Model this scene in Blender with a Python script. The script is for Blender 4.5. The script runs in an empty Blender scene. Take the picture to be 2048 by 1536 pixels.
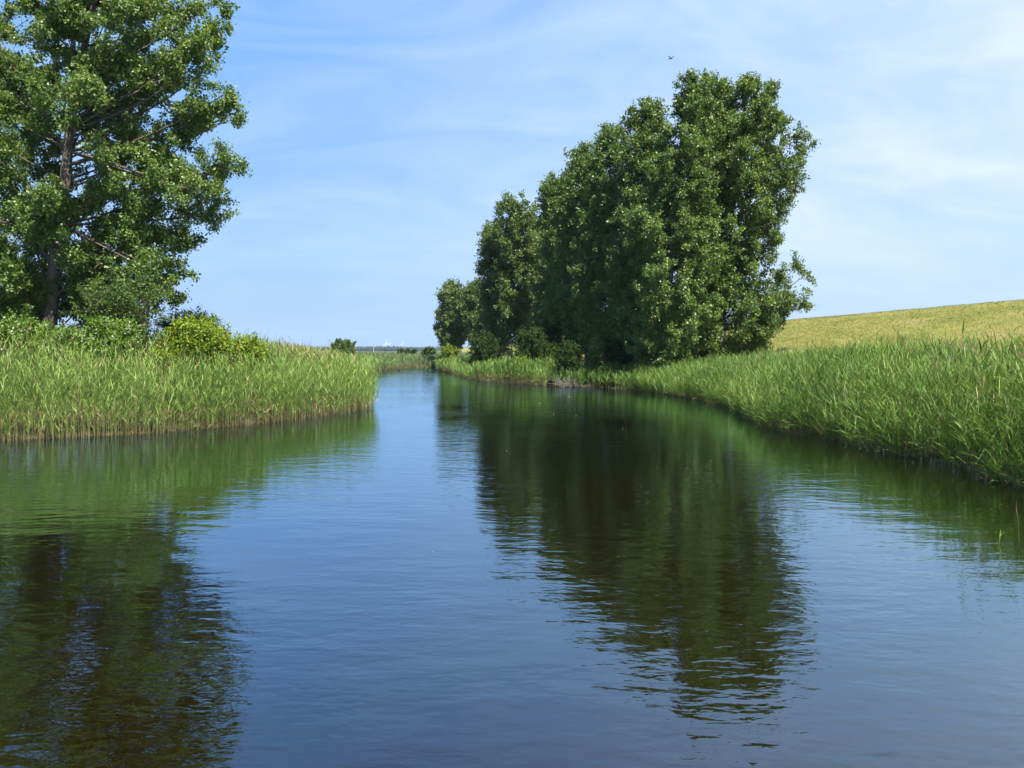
import bpy, math
import numpy as np
from math import radians, sin, cos, pi

scene = bpy.context.scene
col = scene.collection

# ------------------------------------------------------------------ camera
CAM_H = 2.6          # metres above the water
F = 1600.0           # focal length in photo pixels (photo 2048 x 1536)
HOR = 700.0          # eye level in the photo
cam_d = bpy.data.cameras.new("camera")
cam = bpy.data.objects.new("camera", cam_d)
col.objects.link(cam)
cam.location = (0, 0, CAM_H)
cam.rotation_euler = (radians(90), 0, 0)
cam_d.sensor_width = 36.0
cam_d.lens = F / 2048 * 36.0
cam_d.shift_y = -(768 - HOR) / 2048
cam_d.clip_start = 0.1
cam_d.clip_end = 20000
scene.camera = cam

# ------------------------------------------------------------------ sun, sky, exposure
SUN_EL, SUN_AZ = 57.0, 146.0         # azimuth clockwise from the view direction (+Y): behind, to the right
sun_vec = np.array([cos(radians(SUN_EL)) * sin(radians(SUN_AZ)),
                    cos(radians(SUN_EL)) * cos(radians(SUN_AZ)), sin(radians(SUN_EL))])
sun_l = bpy.data.lights.new("sun", 'SUN')
sun_l.energy = 5.0
sun_l.angle = radians(0.53)
sun_l.color = (1.0, 0.95, 0.85)
sun = bpy.data.objects.new("sun", sun_l)
col.objects.link(sun)
from mathutils import Vector
sun.rotation_euler = Vector(-sun_vec).to_track_quat('-Z', 'Y').to_euler()
sun.location = (30, -40, 60)

world = bpy.data.worlds.new("World")
scene.world = world
world.use_nodes = True
wt = world.node_tree
wn = wt.nodes
wn.clear()
def N(tree, typ, **kw):
    n = tree.nodes.new(typ)
    for k, v in kw.items():
        if k == 'inp':
            for a, b in v.items():
                n.inputs[a].default_value = b
        else:
            setattr(n, k, v)
    return n
def L(tree, a, b):
    tree.links.new(a, b)
def math_node(tree, op, a, b=None, clamp=False):
    n = tree.nodes.new('ShaderNodeMath')
    n.operation = op
    n.use_clamp = clamp
    for i, v in enumerate((a, b)):
        if v is None:
            continue
        if isinstance(v, (int, float)):
            n.inputs[i].default_value = v
        else:
            tree.links.new(v, n.inputs[i])
    return n.outputs[0]
def ramp(tree, fac, stops, interp='LINEAR'):
    n = tree.nodes.new('ShaderNodeValToRGB')
    n.color_ramp.interpolation = interp
    while len(n.color_ramp.elements) < len(stops):
        n.color_ramp.elements.new(0.5)
    for e, (p, c) in zip(n.color_ramp.elements, stops):
        e.position = p
        e.color = c if len(c) == 4 else (*c, 1)
    if fac is not None:
        tree.links.new(fac, n.inputs[0])
    return n.outputs[0]

sky = N(wt, 'ShaderNodeTexSky', sky_type='NISHITA')
sky.sun_disc = False
sky.sun_elevation = radians(SUN_EL)
sky.sun_rotation = radians(SUN_AZ)
sky.altitude = 0
sky.air_density = 1.3
sky.dust_density = 0.6
sky.ozone_density = 2.2
hsv = N(wt, 'ShaderNodeHueSaturation', inp={'Hue': 0.5, 'Saturation': 1.1, 'Value': 1.0})
L(wt, sky.outputs[0], hsv.inputs['Color'])
tc = N(wt, 'ShaderNodeTexCoord')
sep = N(wt, 'ShaderNodeSeparateXYZ')
L(wt, tc.outputs['Generated'], sep.inputs[0])
zc = math_node(wt, 'ADD', math_node(wt, 'MAXIMUM', sep.outputs[2], 0.0), 0.30)
px_ = math_node(wt, 'DIVIDE', sep.outputs[0], zc)
py_ = math_node(wt, 'DIVIDE', sep.outputs[1], zc)
comb = N(wt, 'ShaderNodeCombineXYZ')
L(wt, px_, comb.inputs[0]); L(wt, py_, comb.inputs[1])
def cloud_noise(scale, rot, loc, detail, sx, sy, dist=0.6):
    mp = N(wt, 'ShaderNodeMapping')
    mp.inputs['Rotation'].default_value = (0, 0, rot)
    mp.inputs['Location'].default_value = loc
    mp.inputs['Scale'].default_value = (sx, sy, 1)
    L(wt, comb.outputs[0], mp.inputs[0])
    nz = N(wt, 'ShaderNodeTexNoise', inp={'Scale': scale, 'Detail': detail, 'Roughness': 0.55, 'Distortion': dist})
    L(wt, mp.outputs[0], nz.inputs[0])
    return nz.outputs[0]
big = ramp(wt, cloud_noise(0.62, 0.5, (3.1, 1.2, 0), 6, 0.9, 1.1), [(0.38, (0, 0, 0)), (0.72, (1, 1, 1))])
wisp = ramp(wt, cloud_noise(2.6, -0.45, (0.4, 5.0, 0), 9, 0.7, 1.5, 1.2), [(0.40, (0, 0, 0)), (0.85, (1, 1, 1))])
right = math_node(wt, 'MULTIPLY_ADD', sep.outputs[0], 1.15)
wt.nodes[-1].inputs[2].default_value = 0.42
right = math_node(wt, 'MINIMUM', math_node(wt, 'MAXIMUM', right, 0.12), 1.0)
c1 = math_node(wt, 'MULTIPLY', big, right)
c2 = math_node(wt, 'MULTIPLY', wisp, 0.42)
cl = math_node(wt, 'ADD', math_node(wt, 'MULTIPLY', c1, 1.0), c2, True)
lowk = math_node(wt, 'MULTIPLY_ADD', sep.outputs[2], 5.0, True)
wt.nodes[-1].inputs[2].default_value = 0.10
cl = math_node(wt, 'ADD', math_node(wt, 'MULTIPLY', math_node(wt, 'MULTIPLY', cl, 0.70), lowk), math_node(wt, 'MULTIPLY', right, 0.28))
mixc = N(wt, 'ShaderNodeMixRGB')
grad = ramp(wt, math_node(wt, 'MAXIMUM', sep.outputs[2], 0.0), [(0.0, (0.120, 0.213, 0.395)), (0.12, (0.150, 0.265, 0.46)), (0.38, (0.084, 0.214, 0.46)), (0.55, (0.045, 0.15, 0.40)), (1.0, (0.03, 0.09, 0.27))])
gsc = N(wt, 'ShaderNodeMixRGB', blend_type='MULTIPLY', inp={0: 1.0, 2: (11.5, 11.5, 11.5, 1)})
L(wt, grad, gsc.inputs[1])
skm = N(wt, 'ShaderNodeMixRGB', inp={0: 0.90})
L(wt, hsv.outputs[0], skm.inputs[1]); L(wt, gsc.outputs[0], skm.inputs[2])
L(wt, cl, mixc.inputs[0]); L(wt, skm.outputs[0], mixc.inputs[1])
mixc.inputs[2].default_value = (4.9, 5.5, 6.3, 1)
bg = N(wt, 'ShaderNodeBackground', inp={'Strength': 0.0575})
L(wt, mixc.outputs[0], bg.inputs[0])
wo = N(wt, 'ShaderNodeOutputWorld')
L(wt, bg.outputs[0], wo.inputs[0])

scene.view_settings.view_transform = 'Standard'
scene.view_settings.look = 'None'
scene.view_settings.exposure = 1.75
scene.view_settings.gamma = 1.0
scene.view_settings.use_curve_mapping = False
scene.render.engine = 'CYCLES'
scene.cycles.max_bounces = 6
scene.cycles.sample_clamp_indirect = 2.5
scene.cycles.transparent_max_bounces = 8
scene.cycles.use_denoising = True
scene.cycles.denoiser = 'OPENIMAGEDENOISE'
scene.cycles.denoising_input_passes = 'RGB_ALBEDO_NORMAL'
scene.cycles.denoising_prefilter = 'ACCURATE'

# ------------------------------------------------------------------ helpers
rng = np.random.default_rng(7)

def at(px, py, Y):
    """photo pixel + distance -> world point (a plain inverse perspective, used for measuring)"""
    return np.array([(px - 1024) / F * Y, Y, CAM_H + (HOR - py) / F * Y])

def mesh_obj(name, verts, quads, mat, parent=None, attrs=None, loc=None, smooth=False):
    verts = np.asarray(verts, dtype=np.float32)
    quads = np.asarray(quads, dtype=np.int32)
    me = bpy.data.meshes.new(name)
    k = quads.shape[1]
    me.vertices.add(len(verts)); me.loops.add(quads.size); me.polygons.add(len(quads))
    me.vertices.foreach_set('co', verts.ravel())
    me.loops.foreach_set('vertex_index', quads.ravel())
    me.polygons.foreach_set('loop_start', np.arange(0, quads.size, k, dtype=np.int32))
    me.polygons.foreach_set('loop_total', np.full(len(quads), k, dtype=np.int32))
    if smooth:
        me.polygons.foreach_set('use_smooth', np.ones(len(quads), dtype=bool))
    me.update(calc_edges=True)
    me.validate()
    for an, av in (attrs or {}).items():
        a = me.attributes.new(an, 'FLOAT', 'POINT')
        a.data.foreach_set('value', np.asarray(av, dtype=np.float32))
    me.materials.append(mat)
    o = bpy.data.objects.new(name, me)
    if loc is not None:
        o.location = [float(c) for c in loc]
    if parent is not None:
        o.parent = parent
    col.objects.link(o)
    return o

def thing(name, label, cat, loc, group=None):
    o = bpy.data.objects.new(name, None)
    o.empty_display_size = 0.3
    o.location = [float(c) for c in loc]
    col.objects.link(o)
    return tag(o, label, cat, group)

def tag(o, label, cat, group=None, kind=None):
    o['label'] = label; o['category'] = cat
    if group: o['group'] = group
    if kind: o['kind'] = kind
    return o

def unit(v):
    return v / np.maximum(np.linalg.norm(v, axis=-1, keepdims=True), 1e-9)

def tubes(P, R, sides):
    """P (n,k,3) polylines, R (n,k) radii -> verts, quads"""
    P = np.asarray(P, float); R = np.asarray(R, float)
    n, k, _ = P.shape
    T = np.empty_like(P)
    T[:, 1:-1] = P[:, 2:] - P[:, :-2]
    T[:, 0] = P[:, 1] - P[:, 0]; T[:, -1] = P[:, -1] - P[:, -2]
    T = unit(T)
    ref = np.where(np.abs(T[..., 2:3]) > 0.9, np.array([1.0, 0, 0]), np.array([0, 0, 1.0]))
    U = unit(np.cross(ref, T)); V = np.cross(T, U)
    a = np.arange(sides) / sides * 2 * pi
    ring = (P[:, :, None] + R[:, :, None, None] * (np.cos(a)[None, None, :, None] * U[:, :, None] + np.sin(a)[None, None, :, None] * V[:, :, None]))
    idx = np.arange(n * k * sides).reshape(n, k, sides)
    nx = np.roll(idx, -1, axis=2)
    q = np.stack([idx[:, :-1], nx[:, :-1], nx[:, 1:], idx[:, 1:]], axis=-1).reshape(-1, 4)
    return ring.reshape(-1, 3), q

def merge(parts):
    vs, qs, off = [], [], 0
    for v, q in parts:
        vs.append(v); qs.append(q + off); off += len(v)
    return np.concatenate(vs), np.concatenate(qs)

def bezier(A, B, C, k):
    t = np.linspace(0, 1, k)[None, :, None]
    return (1 - t) ** 2 * A[:, None] + 2 * t * (1 - t) * B[:, None] + t ** 2 * C[:, None]

def leaf_quads(P, Nrm, Dir, Ln, Wd, fold=0.25):
    """rhombic leaves folded along the midrib: one quad each"""
    S = unit(np.cross(Nrm, Dir)); Nn = unit(np.cross(Dir, S))
    base = P
    tip = P + Dir * Ln[:, None]
    mid = P + Dir * (Ln * 0.40)[:, None]
    l = mid + S * (Wd * 0.5)[:, None] + Nn * (Wd * fold * 0.5)[:, None]
    r = mid - S * (Wd * 0.5)[:, None] + Nn * (Wd * fold * 0.5)[:, None]
    v = np.stack([base, r, tip, l], axis=1).reshape(-1, 3)
    q = np.arange(len(v)).reshape(-1, 4)
    return v, q

# ------------------------------------------------------------------ materials
def new_mat(name):
    m = bpy.data.materials.new(name)
    m.use_nodes = True
    m.node_tree.nodes.clear()
    return m, m.node_tree

def leaf_mat(name, stops, rough=0.42, spec=0.5, trans=0.3, tcol=1.6):
    m, t = new_mat(name)
    at_ = N(t, 'ShaderNodeAttribute', attribute_name='var')
    c = ramp(t, at_.outputs['Fac'], stops)
    p = N(t, 'ShaderNodeBsdfPrincipled', inp={'Roughness': rough, 'Specular IOR Level': spec})
    L(t, c, p.inputs['Base Color'])
    tr = N(t, 'ShaderNodeBsdfTranslucent')
    hs = N(t, 'ShaderNodeHueSaturation', inp={'Hue': 0.485, 'Saturation': 1.1, 'Value': tcol})
    L(t, c, hs.inputs['Color']); L(t, hs.outputs[0], tr.inputs[0])
    mx = N(t, 'ShaderNodeMixShader', inp={0: trans})
    L(t, p.outputs[0], mx.inputs[1]); L(t, tr.outputs[0], mx.inputs[2])
    o = N(t, 'ShaderNodeOutputMaterial')
    L(t, mx.outputs[0], o.inputs[0])
    return m

M = {}
M['poplar'] = leaf_mat('poplar_leaf', [(0, (0.0332, 0.0704, 0.0116)), (0.5, (0.0704, 0.1243, 0.0199)), (0.9, (0.1202, 0.1740, 0.0298)), (1, (0.1658, 0.1989, 0.0414))], 0.50, 0.45, 0.30)  # leaf greens; brightest stop raised to put sun glints into the colour
M['poplar_far'] = leaf_mat('far_poplar_leaf', [(0, (0.0326, 0.0651, 0.0133)), (0.5, (0.0681, 0.1110, 0.0207)), (1, (0.1184, 0.1591, 0.0326))], 0.52, 0.4, 0.30)
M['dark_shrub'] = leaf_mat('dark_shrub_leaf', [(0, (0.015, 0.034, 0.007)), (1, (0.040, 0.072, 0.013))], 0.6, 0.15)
M['olive_shrub'] = leaf_mat('olive_shrub_leaf', [(0, (0.034, 0.066, 0.012)), (1, (0.080, 0.125, 0.026))], 0.55, 0.3)
M['yellow_shrub'] = leaf_mat('yellow_shrub_leaf', [(0, (0.058, 0.112, 0.009)), (0.6, (0.125, 0.185, 0.011)), (1, (0.20, 0.225, 0.018))], 0.5, 0.3)
M['bramble'] = leaf_mat('bramble_leaf', [(0, (0.045, 0.095, 0.012)), (0.93, (0.125, 0.200, 0.026)), (0.975, (0.14, 0.20, 0.04)), (0.98, (0.42, 0.38, 0.34)), (1, (0.45, 0.42, 0.38))], 0.5, 0.3)

def reed_mat(name, stops, dead, rough=0.5, trans=0.28):
    m, t = new_mat(name)
    at_ = N(t, 'ShaderNodeAttribute', attribute_name='var')
    ad = N(t, 'ShaderNodeAttribute', attribute_name='dead')
    c = ramp(t, at_.outputs['Fac'], stops)
    mixd = N(t, 'ShaderNodeMixRGB')
    L(t, ad.outputs['Fac'], mixd.inputs[0]); L(t, c, mixd.inputs[1])
    dd = ramp(t, at_.outputs['Fac'], dead)
    L(t, dd, mixd.inputs[2])
    p = N(t, 'ShaderNodeBsdfPrincipled', inp={'Roughness': rough, 'Specular IOR Level': 0.22})
    L(t, mixd.outputs[0], p.inputs['Base Color'])
    tr = N(t, 'ShaderNodeBsdfTranslucent')
    hs = N(t, 'ShaderNodeHueSaturation', inp={'Hue': 0.49, 'Saturation': 1.05, 'Value': 1.3})
    L(t, mixd.outputs[0], hs.inputs['Color']); L(t, hs.outputs[0], tr.inputs[0])
    mx = N(t, 'ShaderNodeMixShader', inp={0: trans})
    L(t, p.outputs[0], mx.inputs[1]); L(t, tr.outputs[0], mx.inputs[2])
    o = N(t, 'ShaderNodeOutputMaterial')
    L(t, mx.outputs[0], o.inputs[0])
    return m
DEAD = [(0, (0.145, 0.090, 0.045)), (0.5, (0.24, 0.165, 0.085)), (1, (0.34, 0.265, 0.155))]
M['reed'] = reed_mat('reed', [(0, (0.066, 0.118, 0.024)), (0.5, (0.118, 0.196, 0.035)), (1, (0.20, 0.275, 0.066))], DEAD)
M['reed_right'] = reed_mat('reed_right', [(0, (0.034, 0.076, 0.012)), (0.5, (0.076, 0.150, 0.022)), (1, (0.165, 0.245, 0.050))], DEAD)
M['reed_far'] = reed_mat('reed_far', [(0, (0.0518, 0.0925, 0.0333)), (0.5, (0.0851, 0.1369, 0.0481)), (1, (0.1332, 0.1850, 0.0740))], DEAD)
M['meadow'] = reed_mat('meadow_grass', [(0, (0.085, 0.108, 0.020)), (0.5, (0.138, 0.150, 0.032)), (1, (0.192, 0.182, 0.050))], [(0, (0.15, 0.118, 0.055)), (1, (0.24, 0.185, 0.095))], 0.6, 0.2)

def bark(name, c0, c1, scale):
    m, t = new_mat(name)
    tc_ = N(t, 'ShaderNodeTexCoord')
    mp = N(t, 'ShaderNodeMapping'); mp.inputs['Scale'].default_value = (1, 1, 0.3)
    L(t, tc_.outputs['Object'], mp.inputs[0])
    nz = N(t, 'ShaderNodeTexNoise', inp={'Scale': scale, 'Detail': 6, 'Roughness': 0.65})
    L(t, mp.outputs[0], nz.inputs[0])
    c = ramp(t, nz.outputs[0], [(0.32, c0), (0.68, c1)])
    p = N(t, 'ShaderNodeBsdfPrincipled', inp={'Roughness': 0.85, 'Specular IOR Level': 0.2})
    L(t, c, p.inputs['Base Color'])
    b = N(t, 'ShaderNodeBump', inp={'Strength': 0.7, 'Distance': 0.04})
    L(t, nz.outputs[0], b.inputs['Height']); L(t, b.outputs[0], p.inputs['Normal'])
    o = N(t, 'ShaderNodeOutputMaterial'); L(t, p.outputs[0], o.inputs[0])
    return m
M['bark'] = bark('poplar_bark', (0.035, 0.029, 0.022), (0.125, 0.105, 0.082), 9)
M['twig'] = bark('shrub_bark', (0.0444, 0.0333, 0.0222), (0.1184, 0.0888, 0.0629), 14)
M['driftwood'] = bark('weathered_wood_shaded', (0.0592, 0.0533, 0.0481), (0.1628, 0.1517, 0.1406), 14)  # grey wood, colour lowered to stand in for the grove's shade

def plain(name, c, rough=0.6, spec=0.3):
    m, t = new_mat(name)
    tc_ = N(t, 'ShaderNodeTexCoord')
    nz = N(t, 'ShaderNodeTexNoise', inp={'Scale': 3, 'Detail': 4})
    L(t, tc_.outputs['Object'], nz.inputs[0])
    cc = ramp(t, nz.outputs[0], [(0.3, tuple(0.85 * x for x in c)), (0.7, tuple(min(1, 1.1 * x) for x in c))])
    p = N(t, 'ShaderNodeBsdfPrincipled', inp={'Roughness': rough, 'Specular IOR Level': spec})
    L(t, cc, p.inputs['Base Color'])
    o = N(t, 'ShaderNodeOutputMaterial'); L(t, p.outputs[0], o.inputs[0])
    return m
M['white'] = plain('white_paint', (0.55, 0.56, 0.58), 0.5)
M['pole'] = plain('pale_pole', (0.26, 0.25, 0.24))
M['insect'] = plain('dark_insect', (0.02, 0.025, 0.04), 0.4, 0.5)
M['feather'] = plain('dark_feather', (0.015, 0.015, 0.017), 0.6)
M['bill'] = plain('pale_bill', (0.7, 0.65, 0.6), 0.5)

# ------------------------------------------------------------------ terrain
RIVER = np.array([
    (-70, 17.5), (-40, 20.0), (-22, 21.6), (-14.6, 22.9), (-11.2, 24.8), (-9.1, 27.7), (-7.4, 31.5), (-6.35, 35.0),
    (-6.7, 37.5), (-9, 46), (-12.6, 65), (-15.9, 87), (-16.8, 100), (-16.4, 109), (-14.6, 119), (-11, 124), (-6, 128), (2, 131),
    (2, 127), (-6, 122), (-9.6, 115), (-9.8, 104), (-6.3, 87.6), (-3.4, 69), (0.1, 61), (2.9, 57.4), (6.0, 55), (8.0, 50.7),
    (9.3, 47.3), (10.2, 41.6), (10.2, 35.9), (9.2, 29), (8.7, 26), (9.4, 23.6), (9.8, 20), (10.2, 18.6), (10.0, 15.9), (10.2, 12),
    (10.8, 5), (11, -12), (-70, -12)], float)

def river_dist(X, Y):
    """signed distance to the river outline: negative on the water"""
    p = np.stack([np.ravel(X), np.ravel(Y)], -1)
    best = np.full(len(p), 1e9); inside = np.zeros(len(p), bool)
    n = len(RIVER)
    for i in range(n):
        a, b = RIVER[i], RIVER[(i + 1) % n]
        ab = b - a
        t = np.clip(((p - a) @ ab) / (ab @ ab), 0, 1)
        d = np.linalg.norm(p - a - t[:, None] * ab, axis=1)
        best = np.minimum(best, d)
        cr = (a[1] > p[:, 1]) != (b[1] > p[:, 1])
        if a[1] != b[1]:
            xi = a[0] + (p[:, 1] - a[1]) * ab[0] / ab[1]
            inside ^= cr & (p[:, 0] < xi)
    return np.where(inside, -best, best).reshape(np.shape(X))

def vnoise(x, y, s, seed=0):
    """cheap smooth noise in -1..1"""
    r = np.random.default_rng(seed)
    out = 0
    for i in range(5):
        a = r.uniform(0, 2 * pi); f = s * r.uniform(0.6, 1.9); ph = r.uniform(0, 2 * pi)
        out = out + np.sin((x * cos(a) + y * sin(a)) * f + ph + 1.3 * np.sin((x * sin(a) - y * cos(a)) * f * 0.7 + ph))
    return out / 5

def smooth(t):
    t = np.clip(t, 0, 1)
    return t * t * (3 - 2 * t)

DIKE = 0.09625
def ground_z(X, Y, d=None):
    X = np.asarray(X, float); Y = np.asarray(Y, float)
    if d is None:
        d = river_dist(X, Y)
    z = np.where(d < 0, np.maximum(-0.10 + d * 0.35, -1.4), -0.10 + 0.60 * (1 - np.exp(-np.maximum(d, 0) / 1.6)))
    u = X + DIKE * Y
    left = smooth((-9 - X) / 6) * smooth((d - 1) / 5) * 0.45 * (1 - smooth((Y - 62) / 30))
    z = z + left
    foot = smooth((u - 13) / 6) * 0.55 * (d > 0)
    up = np.clip((u - 19) / 20, 0, 1)
    up = np.where(up < 0.9, up, 0.9 + 0.1 * (1 - (1 - np.clip((up - 0.9) / 0.1, 0, 1)) ** 2) * 0.98)
    down = 1 - smooth((u - 43) / 16)
    z = z + foot + up * down * 4.85
    z = z + (0.05 * vnoise(X, Y, 0.5, 3) + 0.03 * vnoise(X, Y, 1.6, 4)) * smooth(d / 2)
    return z

def axis(lo, hi, step, far, n):
    c = np.arange(lo, hi + 1e-6, step)
    g = np.geomspace(step, far, n)
    return np.concatenate([(lo - g)[::-1], c, hi + g])
gx = axis(-40, 62, 0.5, 3100, 34)
gy = axis(-16, 150, 0.5, 3050, 34)
GX, GY = np.meshgrid(gx, gy)
GZ = ground_z(GX, GY)
nyy, nxx = GX.shape
ii = np.arange(nyy * nxx).reshape(nyy, nxx)
gq = np.stack([ii[:-1, :-1], ii[:-1, 1:], ii[1:, 1:], ii[1:, :-1]], -1).reshape(-1, 4)

def ground_mat():
    m, t = new_mat('ground_soil_and_grass')
    g = N(t, 'ShaderNodeNewGeometry')
    s = N(t, 'ShaderNodeSeparateXYZ'); L(t, g.outputs['Position'], s.inputs[0])
    def noise(sc, det, sx=1, sy=1, sz=1):
        mp = N(t, 'ShaderNodeMapping'); mp.inputs['Scale'].default_value = (sx, sy, sz)
        mp.inputs['Rotation'].default_value = (0, 0, 0.096)
        L(t, g.outputs['Position'], mp.inputs[0])
        nz = N(t, 'ShaderNodeTexNoise', inp={'Scale': sc, 'Detail': det, 'Roughness': 0.62})
        L(t, mp.outputs[0], nz.inputs[0]); return nz.outputs[0]
    soil = ramp(t, noise(1.3, 5), [(0.3, (0.0333, 0.0296, 0.0133)), (0.5, (0.0407, 0.0555, 0.0163)), (0.7, (0.0592, 0.0740, 0.0222))])
    mow = ramp(t, noise(0.5, 8, 1, 0.3), [(0.30, (0.090, 0.096, 0.024)), (0.45, (0.124, 0.130, 0.030)), (0.56, (0.155, 0.146, 0.041)), (0.72, (0.19, 0.148, 0.072))])
    u = math_node(t, 'ADD', s.outputs[0], math_node(t, 'MULTIPLY', s.outputs[1], DIKE))
    k = math_node(t, 'MULTIPLY', math_node(t, 'SUBTRACT', u, 17.5), 0.6, True)
    mx = N(t, 'ShaderNodeMixRGB'); L(t, k, mx.inputs[0]); L(t, soil, mx.inputs[1]); L(t, mow, mx.inputs[2])
    # mud below the water line
    mk = math_node(t, 'MULTIPLY', math_node(t, 'ADD', s.outputs[2], 0.02), 8.0, True)
    mm = N(t, 'ShaderNodeMixRGB', inp={1: (0.05, 0.036, 0.02, 1)}); L(t, mk, mm.inputs[0]); L(t, mx.outputs[0], mm.inputs[2])
    p = N(t, 'ShaderNodeBsdfPrincipled', inp={'Roughness': 0.9, 'Specular IOR Level': 0.1})
    L(t, mm.outputs[0], p.inputs['Base Color'])
    b = N(t, 'ShaderNodeBump', inp={'Strength': 0.8, 'Distance': 0.12})
    L(t, noise(4.5, 6), b.inputs['Height']); L(t, b.outputs[0], p.inputs['Normal'])
    o = N(t, 'ShaderNodeOutputMaterial'); L(t, p.outputs[0], o.inputs[0])
    return m
ground = mesh_obj('ground', np.stack([GX, GY, GZ], -1).reshape(-1, 3), gq, ground_mat(), smooth=True)
ground['kind'] = 'structure'

# ------------------------------------------------------------------ water
def water_mat():
    m, t = new_mat('river_water')
    g = N(t, 'ShaderNodeNewGeometry')
    def noise(sc, det, sx, sy, rot, rough=0.5, dist=0.0):
        mp = N(t, 'ShaderNodeMapping'); mp.inputs['Scale'].default_value = (sx, sy, 1)
        mp.inputs['Rotation'].default_value = (0, 0, rot)
        L(t, g.outputs['Position'], mp.inputs[0])
        nz = N(t, 'ShaderNodeTexNoise', inp={'Scale': sc, 'Detail': det, 'Roughness': rough, 'Distortion': dist})
        L(t, mp.outputs[0], nz.inputs[0]); return nz.outputs[0]
    a = noise(6.2, 2, 0.48, 1.0, 0.12, 0.45, 0.2)
    b_ = noise(15.0, 2, 0.6, 1.0, -0.25, 0.5, 0.3)
    w = noise(2.0, 1, 0.45, 1.0, 0.30)
    patch = ramp(t, noise(0.16, 3, 1, 1, 0.3), [(0.38, (0.35, 0.35, 0.35)), (0.62, (1, 1, 1))])
    h = math_node(t, 'ADD', math_node(t, 'MULTIPLY', a, 1.0), math_node(t, 'MULTIPLY', b_, 0.25))
    h = math_node(t, 'MULTIPLY', h, patch)
    h = math_node(t, 'ADD', h, math_node(t, 'MULTIPLY', w, 1.1))
    bp = N(t, 'ShaderNodeBump', inp={'Strength': 1.0, 'Distance': 0.0082})
    L(t, h, bp.inputs['Height'])
    lw = N(t, 'ShaderNodeLayerWeight', inp={'Blend': 0.5})
    L(t, bp.outputs[0], lw.inputs['Normal'])
    fr = math_node(t, 'POWER', lw.outputs['Facing'], 2.75)
    fr = math_node(t, 'ADD', math_node(t, 'MULTIPLY', fr, 0.965), 0.035, True)
    body = N(t, 'ShaderNodeBsdfDiffuse', inp={'Color': (0.0050, 0.0032, 0.0002, 1)})
    gl = N(t, 'ShaderNodeBsdfGlossy', inp={'Color': (0.66, 0.86, 1.0, 1), 'Roughness': 0.010})
    L(t, bp.outputs[0], gl.inputs['Normal'])
    p = N(t, 'ShaderNodeMixShader')
    L(t, fr, p.inputs[0]); L(t, body.outputs[0], p.inputs[1]); L(t, gl.outputs[0], p.inputs[2])
    o = N(t, 'ShaderNodeOutputMaterial'); L(t, p.outputs[0], o.inputs[0])
    return m
wv = np.array([(-72, -13, 0), (16, -13, 0), (16, 132, 0), (-72, 132, 0)], float)
water = mesh_obj('water', wv, np.array([[0, 1, 2, 3]]), water_mat())
water['kind'] = 'structure'

# ------------------------------------------------------------------ trees and shrubs
def crown_leaves(tw0, tw1, n_leaf, size, r, spread, up=0.45, droop=0.35, aspect=0.85):
    """leaves strewn along twigs (start tw0, end tw1)"""
    n = len(tw0)
    idx = np.repeat(np.arange(n), n_leaf)
    t = r.random(len(idx)) ** 0.8
    P = tw0[idx] * (1 - t[:, None]) + tw1[idx] * t[:, None]
    P = P + r.normal(size=P.shape) * spread
    out = unit(tw1 - tw0)[idx]
    Nrm = unit(r.normal(size=P.shape) + np.array([0, 0, up]) + out * 0.35)
    Dir = unit(r.normal(size=P.shape) * 0.8 + out * 0.5 + np.array([0, 0, -droop]))
    s = size * r.uniform(0.7, 1.25, len(P))
    v, q = leaf_quads(P, Nrm, Dir, s * 1.1, s * aspect)
    clump = r.normal(size=n) * 0.16
    var = np.clip(0.45 + clump[idx] + r.normal(size=len(P)) * 0.23, 0, 1)  # random leaf tone, spread wider to imitate lit clumps and glints
    return v, q, np.repeat(var, 4)

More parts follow.
